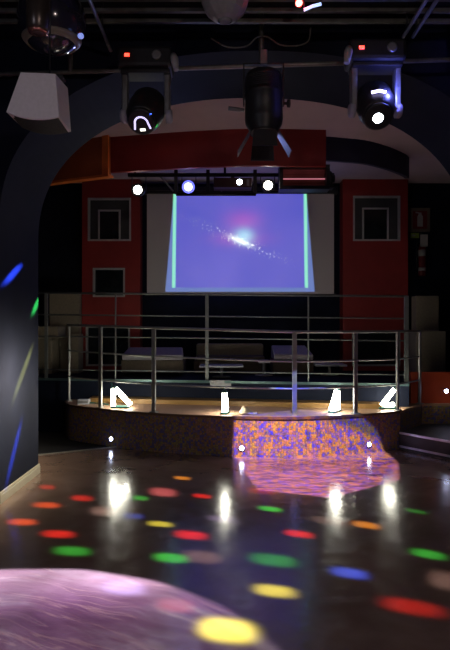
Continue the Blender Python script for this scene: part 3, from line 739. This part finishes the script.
# ------------------------------------------------------------------ gear under the dance floor ceiling
led_red = glow('red_led', (1, .035, .015), 5)
BARZ = 3.81
def bar_y(x): return 5.14 - x * .075
def build_truss():
    t = thing('lighting_pipe', (0, 5.14, BARZ), 'long grey lighting pipe hung across the front of the arch', 'lighting bar')
    MB().tube([(-4.4, bar_y(-4.4), BARZ), (4.2, bar_y(4.2), BARZ)], .018, 10).build('pipe', mat('worn_grey_pipe', (.22, .21, .19), .4, .6, noise=(9, .25, 0)), t)
    for x in (-3.2, -1.35, .31, 1.95, 3.4):
        MB().tube([(x, bar_y(x), BARZ), (x, bar_y(x), CEIL)], .022, 8).build('drop_pipe', track_m, t)
    for i, (yy, z) in enumerate(((4.45, 4.15), (4.70, 4.14), (4.80, 4.10), (4.93, 4.08))):
        o = thing('cable_track', (0, yy, z), ['thin ceiling track crossing above the dome light', 'second ceiling track behind the dome light', 'ceiling track next in front of the wiring track', 'ceiling track carrying cables beside the grey lighting pipe'][i], 'track')
        MB().box(-4.5, 4.3, yy - .02, yy + .02, z, z + .03).build('rail', track_m, o, bevel=.004)
        for x in (-3.5, -1.8, 0.6, 2.2, 3.6): MB().tube([(x, yy, z + .03), (x, yy, CEIL)], .008, 6).build('hanger', blackmetal, o)
    for i, x in enumerate((-1.0, 1.485, 1.565)):
        o = thing('overhead_pipe', (x, 4, 4.0), ['grey ceiling pipe running to the arch beside the dome housing', 'inner one of two close ceiling pipes running to the arch', 'outer one of two close ceiling pipes running to the arch'][i], 'pipe')
        MB().tube([(x, -2.5, 4.0), (x, 5.25 if i == 0 else 5.0, 4.0)], .016, 8).build('pipe', greymetal, o)
        for yy in (-1.5, 1.0, 3.0, 4.9): MB().tube([(x, yy, 4.0), (x, yy, CEIL)], .008, 6).build('hanger', blackmetal, o)
    # loose cable loops
    pts = [(-.12, 5.06, 4.02), (.02, 5.08, 3.955), (.18, 5.08, 3.96), (.27, 5.07, 4.03), (.36, 5.06, 4.03), (.46, 5.06, 3.965), (.60, 5.06, 3.955), (.70, 5.05, 3.99), (.72, 5.04, 4.10)]
    tag(MB().tube(curve(pts, 6), .007, 8).build('cable', track_m), 'grey cable sagging above the barn door spotlight', 'cable')
build_truss()

def moving_head(px, y_, lab, axis, lens):
    x = at(px, 0, y_).x; top = BARZ
    t = thing('moving_head_light', (x, y_, top), lab, 'stage light', 'moving head lights under the grey pipe')
    bz = top - .11
    MB().box(x - .23, x + .22, y_ - .14, y_ + .14, bz, bz + .17).build('base', blackmetal, t, bevel=.03)
    b2 = MB().box(x - .20, x + .20, y_ - .10, y_ + .10, bz - .035, bz).build('turntable', blackmetal, t, bevel=.01)
    for s in (-1, 1):
        ax = x + s * .175
        p = MB().box(ax - .024, ax + .024, y_ - .05, y_ + .05, bz - .36, bz - .02).build('yoke_arm', greymetal, t, bevel=.012)
        MB().lathe((ax - s * .01, y_, bz - .36), (s, 0, 0), [(0, .06), (.035, .06), (.05, .045), (.052, 0)], 20).build('pivot_cap', mat('violet_grey_plastic', (.30, .28, .36), .35, noise=(20, .1, 0)), p)
    c = Vector((x, y_, bz - .31)); a = Vector(axis).normalized()
    h = MB().lathe(c - a * .20, a, [(0, .05), (.02, .10), (.09, .148), (.20, .155), (.30, .145), (.36, .125), (.375, .115)], 28).build('head', blackmetal, t)
    e = c + a * .175
    up = Vector((0, 0, 1)); r = a.cross(up).normalized(); u = r.cross(a)
    MB().lathe(e, a, [(0, .112), (.022, .116), (.03, .10)], 28).build('lens_ring', blackmetal, h)
    MB().lathe(e + a * .005, a, [(0, .098), (.010, .07), (.014, 0)], 28).build('lens', mat('coated_lens', (.02, .02, .04), .06, coat=1.0, noise=(6, .2, 0)), h)
    if lens == 'arc':
        pts = [e + a * .024 + r * (-.055 * math.cos(k) + .0) + u * (.055 * math.sin(k) - .01) for k in [i * math.pi / 10 for i in range(11)]]
        pts = [pts[0] - u * .05 - r * .012] + pts + [pts[-1] - u * .05 + r * .012]
        MB().tube(pts, .010, 8).build('reflection_arc', glow('reflection_violet', (.62, .55, 1), 1.5), h)  # glowing arc imitates the violet reflection inside the lens
        MB().bar(e + a * .024 + r * -.022 - u * .065, e + a * .024 + r * .022 - u * .065, .02, .02, up=a).build('reflection_bar', glow('reflection_pale', (.95, .95, .8), 2.2), h)  # glowing bar, pale part of the same imitated reflection
    else:
        MB().lathe(e + a * .016 - u * .005, a, [(0, .068), (.012, .055), (.02, 0)], 24).build('lamp_glow', glow('beam_white', (.85, .92, 1), 30), h)
        MB().tube([c + u * .155 - r * .05 + a * .1, c + u * .168 + a * .1, c + u * .155 + r * .06 + a * .1], .012, 8).build('status_strip', glow('violet_strip', (.55, .50, 1), 6), h)
        lamp('blue_fill_lamp', 'POINT', (x + .12, y_ - .16, bz - .24), 7, (.16, .18, 1), .03)  # blue fill added beside the head to tint ceiling and arch
    MB().box(x - .16, x - .12, y_ - .146, y_ - .138, bz + .075, bz + .10).build('red_indicator', led_red, t)
    MB().lathe((x + .10, y_ - .138, bz + .09), (0, -1, 0), [(0, .04), (.01, .04), (.014, .03)], 18).build('control_knob', greymetal, t)
    k = 1 if lens == 'arc' else -1
    MB().tube([(x + k * .23, y_ - .10, bz + .10), (x + k * .245, y_ - .14, bz + .05), (x + k * .26, y_ - .15, bz - .04)], [.028, .034, .024], 10).build('plug', mat('grey_plug', (.28, .28, .30), .5, noise=(20, .1, 0)), t)
    for s in (-1, 1):
        MB().bar((x + s * .12, y_, bz + .17), (x + s * .12, bar_y(x + s * .12), BARZ + .03), .05, .05, up=(1, 0, 0)).build('clamp', blackmetal, t)
moving_head(146.5, 5.0, 'black moving head light with an arc of violet light in its lens', (-.12, -.66, -.70), 'arc')
moving_head(375, 4.87, 'black moving head light with a dazzling white lens', (-.04, -.62, -.70), 'beam')

def barn_door_spot():
    x, y = at(263.5, 0, 4.95).x, 4.95; top = BARZ
    t = thing('barn_door_spotlight', (x, y, top), 'black theatre spotlight with barn doors hanging mouth down', 'spotlight')
    a = Vector((.0, -.10, -1)).normalized(); c = Vector((x, y, 3.68))
    h = MB().lathe(c, a, [(0, .10), (.02, .14), (.05, .150), (.18, .152), (.185, .160), (.21, .160), (.215, .152), (.40, .156), (.44, .150), (.50, .115), (.52, .115)], 28).build('body', blackmetal, t)
    for k in range(7): MB().lathe(c + a * (.06 + .016 * k), a, [(0, .153), (.006, .156), (.012, .153)], 28).build('cooling_fin', blackmetal, h)
    m = MB()
    for s in (-1, 1): m.bar((x + s * .163, y, top - .06), (x + s * .163, y - .02, 3.40), .035, .012, up=(1, 0, 0))
    m.bar((x - .169, y, top - .06), (x + .169, y, top - .06), .035, .014); m.build('yoke', blackmetal, t)
    MB().lathe((x + .168, y - .02, 3.42), (1, 0, 0), [(0, .012), (.02, .012), (.025, .032), (.05, .034), (.055, .0)], 14).build('tilt_knob', blackmetal, t)
    MB().tube([(x - .16, y - .03, 3.36), (x - .29, y - .05, 3.37)], [.014, .018], 10).build('side_handle', greymetal, t)
    MB().box(x - .03, x + .03, y - .04, y + .20, top - .066, top + .05).build('hook_clamp', greymetal, t, bevel=.01)
    e = c + a * .52
    def flap(dx, dy, nm, m_):
        d = Vector((dx, dy, 0)); s = Vector((-dy, dx, 0)); o = e + d * .115
        q = e + d * .21 + a * .17
        MB().hull([o - s * .085, o + s * .085, o + s * .085 + d * .006, o - s * .085 + d * .006, q - s * .10, q + s * .10, q + s * .10 + d * .006, q - s * .10 + d * .006]).build(nm, m_, t)
    flapm = mat('lit_flap', (.16, .17, .22), .4, .5, noise=(9, .2, 0))  # side flaps coloured lighter for the light falling on them
    flap(-1, 0, 'barn_door', flapm); flap(1, 0, 'barn_door', flapm); flap(0, 1, 'barn_door', blackmetal)
    d = Vector((0, -1, 0)); o = e + d * .115
    MB().hull([o + Vector((-.09, 0, 0)), o + Vector((.09, 0, 0)), o + Vector((.09, -.006, 0)), o + Vector((-.09, -.006, 0)), o + Vector((-.10, -.02, -.14)), o + Vector((.10, -.02, -.14)), o + Vector((.10, -.026, -.14)), o + Vector((-.10, -.026, -.14))]).build('barn_door', blackmetal, t)
barn_door_spot()

def speaker():
    y = 4.0; P = lambda px, py: at(px, py, y)
    t = thing('loudspeaker', (P(37, 0).x, y, P(0, 130).z), 'white wedge loudspeaker with a curved black grille facing down', 'loudspeaker')
    tl, tr_, br, bl = P(20.5, 72), P(55.5, 73.5), P(59, 117), P(6, 112)
    n = 10; arc = []
    for k in range(n + 1):
        s = k / n; q = bl.lerp(br, s); arc.append(Vector((q.x, 0, q.z - .032 * 4 * s * (1 - s) )))
    outline = [tl, tr_] + arc[::-1]
    D = .27
    m = MB(); f0 = [m.b.verts.new((q.x, y, q.z)) for q in outline]; f1 = [m.b.verts.new((q.x + .012, y + D, q.z - (.012 if i > 1 else -.01))) for i, q in enumerate(outline)]
    m.b.faces.new(f0); m.b.faces.new(f1[::-1])
    for i in range(len(outline)):
        j = (i + 1) % len(outline)
        m.b.faces.new((f0[i], f0[j], f1[j], f1[i]))
    m.build('cabinet', spk_white, t, bevel=.004)
    g = MB(); inn = [q + Vector((0, 0, -.006)) for q in arc]
    xa, xb = arc[0].x, arc[-1].x
    inn = [Vector((xa + .012 + (q.x - xa) * (1 - .024 / (xb - xa)), 0, q.z)) for q in inn]
    v = [[g.b.verts.new((q.x + .006, yy, q.z + dz)) for q in inn] for yy, dz in ((y + .012, 0), (y + D - .012, -.013))]
    v2 = [[g.b.verts.new((q.x + .006, yy, q.z + dz + .02)) for q in inn] for yy, dz in ((y + .012, 0), (y + D - .012, -.013))]
    for i in range(n):
        g.b.faces.new((v[0][i], v[0][i + 1], v[1][i + 1], v[1][i])); g.b.faces.new((v2[0][i], v2[0][i + 1], v2[1][i + 1], v2[1][i]))
        g.b.faces.new((v[0][i], v[0][i + 1], v2[0][i + 1], v2[0][i])); g.b.faces.new((v[1][i], v[1][i + 1], v2[1][i + 1], v2[1][i]))
    g.build('grille', grille_m, t)
    cx = (tl.x + tr_.x) / 2
    MB().tube([(cx + .04, y + .13, tl.z), (cx + .05, y + .13, CEIL)], .006, 8).build('drop_rod', blackmetal, t)
    MB().box(cx - .06, cx + .14, y + .09, y + .17, tl.z - .002, tl.z + .02).build('mount_plate', blackmetal, t, bevel=.004)
speaker()

def dome_light():
    c = at(52, 20, 4.62)
    gl = mat('glossy_black_dome', (.020, .020, .035), .16, coat=.6, noise=(4, .3, 0))
    t = thing('dome_housing', (c.x, c.y, c.z - .25), 'big glossy black round dome housing above the white loudspeaker', 'stage light')
    prof = [(-.26 * math.cos(k * math.pi / 20), .26 * math.sin(k * math.pi / 20)) for k in range(0, 14)]
    MB().lathe(c, (0, 0, 1), prof, 32).build('dome', gl, t)
    MB().lathe(c, (0, 0, 1), [(-.19, .19), (-.165, .215), (-.15, .225)], 32).build('rim', mat('tan_rim', (.20, .17, .14), .4, noise=(8, .2, 0)), t)
    MB().tube([(c.x, c.y, c.z + .1), (c.x, c.y, CEIL)], .05, 12).build('stem', blackmetal, t)
    q = at(80, 36, 4.50)
    MB().lathe(q, (.5, -.6, -.3), [(0, .02), (.02, .022), (.03, 0)], 12).build('blue_glint', glow('dome_blue', (.22, .35, 1), .7), t)  # glowing bead stands in for the blue shine on the dome
    p = at(38, 31, 3.9)
    s = thing('pin_spot', (p.x, p.y, p.z), 'slim dark cylinder spot with a copper rimmed mouth before the dome housing', 'spotlight')
    MB().lathe(p, (0, 0, 1), [(0, .062), (.012, .072), (.10, .076), (.50, .076), (.56, .05)], 24).build('barrel', mat('dark_umber_metal', (.07, .055, .05), .3, .5, noise=(8, .2, 0)), s)
    MB().lathe(p, (0, 0, -1), [(0, .064), (.012, .06), (.014, .045)], 24).build('mouth_ring', mat('copper_ring', (.5, .22, .18), .25, .8, noise=(8, .2, 0)), s)
    MB().lathe(p + Vector((0, 0, -.004)), (0, 0, -1), [(0, .045), (.012, .03), (.016, 0)], 20).build('lens', mat('dull_lens', (.10, .06, .06), .1, noise=(6, .2, 0)), s)
    MB().tube([(p.x, p.y, p.z + .55), (p.x, p.y, CEIL)], .015, 8).build('stem', blackmetal, s)
dome_light()

def ceiling_effects():
    c = Vector(DOT_LOC) + Vector((0, 0, .24))
    t = thing('effect_light', (c.x, c.y, c.z - .2), 'grey faceted dome effect light throwing coloured spots on the floor', 'stage light')
    MB().lathe(c, (0, 0, 1), [(-.20, .05), (-.185, .09), (-.14, .14), (-.07, .168), (0, .175), (.02, .18), (.05, .18), (.055, .15)], 14, smooth=False).build('dome', mat('grey_dome', (.22, .22, .23), .4, noise=(10, .15, 0)), t)
    MB().lathe(c, (0, 0, 1), [(-.215, .03), (-.20, .055)], 14).build('lens', mat('clear_lens', (.2, .2, .22), .1, noise=(10, .1, 0)), t)
    MB().box(c.x - .12, c.x + .12, c.y - .10, c.y + .10, c.z + .05, CEIL).build('mount_box', blackmetal, t, bevel=.01)
    p = at(299, 3, 4.5)
    t = thing('red_beacon', p, 'small round beacon glowing bright red under the ceiling', 'light')
    MB().lathe(p, (0, -.7, -.7), [(-.05, .03), (-.01, .034), (0, .03)], 16).build('socket', blackmetal, t)
    MB().lathe(p, (0, -.7, -.7), [(0, .026), (.012, .022), (.02, 0)], 16).build('lens', glow('beacon_red', (1, .04, .03), 30), t)
    MB().tube([p + Vector((0, .03, .03)), (p.x, p.y + .03, CEIL)], .008, 8).build('stem', blackmetal, t)
    lamp('beacon_glow', 'POINT', p + Vector((0, -.05, -.05)), .5, (1, .03, .02), .02)
    a, b = at(304, 10, 4.5), at(321, 4, 4.5)
    t = thing('blue_strip_light', a, 'short blue-white strip light slanting beside the red beacon', 'light')
    MB().tube([a, a.lerp(b, .5) + Vector((0, 0, .006)), b], .012, 8).build('tube', glow('strip_blue', (.40, .55, 1), 1.6), t)
    MB().tube([b, (b.x, b.y, CEIL)], .006, 6).build('hanger', blackmetal, t)
    MB().tube([a, (a.x, a.y, CEIL)], .006, 6).build('hanger', blackmetal, t)
ceiling_effects()

# ------------------------------------------------------------------ small things on the stage
def cloth():
    cx, cy = .29, 7.50; m = MB(); n = 12; V = []
    for j in range(n + 1):
        row = []
        for i in range(n + 1):
            u, v = i / n * 2 - 1, j / n * 2 - 1
            r = min(1, math.hypot(u, v))
            z = .075 * math.exp(-((u + .35) ** 2 * 3 + v * v * 2)) * (1 + .25 * math.sin(7 * u + 4 * v)) + .012 * (math.sin(9 * u) * math.cos(8 * v) + 1) + .004
            row.append(m.b.verts.new((cx + u * .115 * (1 - .15 * abs(v)), cy + v * .09, STAGE + z * (1 - .6 * r ** 4))))
        V.append(row)
    for j in range(n):
        for i in range(n): m.b.faces.new((V[j][i], V[j][i + 1], V[j + 1][i + 1], V[j + 1][i])).smooth = True
    o = m.build('cloth', mat('pale_cloth', (.62, .50, .36), .8, noise=(20, .1, .1)), origin=(cx, cy, STAGE))
    md = o.modifiers.new('thickness', 'SOLIDIFY'); md.thickness = .004; md.offset = 1
    tag(o, 'crumpled pale cloth lying on the stage edge beside a lit lamp', 'cloth')
cloth()
def power_box():
    x, y = -1.98, 8.42
    t = thing('junction_box', (x, y, STAGE), 'small white box with a cable lying on the stage floor', 'box')
    MB().box(x - .08, x + .08, y - .06, y + .06, STAGE, STAGE + .07).build('body', lacquer, t, bevel=.008)
    MB().box(x - .07, x + .07, y - .064, y - .058, STAGE + .02, STAGE + .05).build('cover', greymetal, t)
    MB().tube([(x + .08, y, STAGE + .02), (x + .2, y + .02, STAGE + .012), (x + .36, y - .10, STAGE + .010)], .008, 8).build('cable', teal_m, t)
power_box()
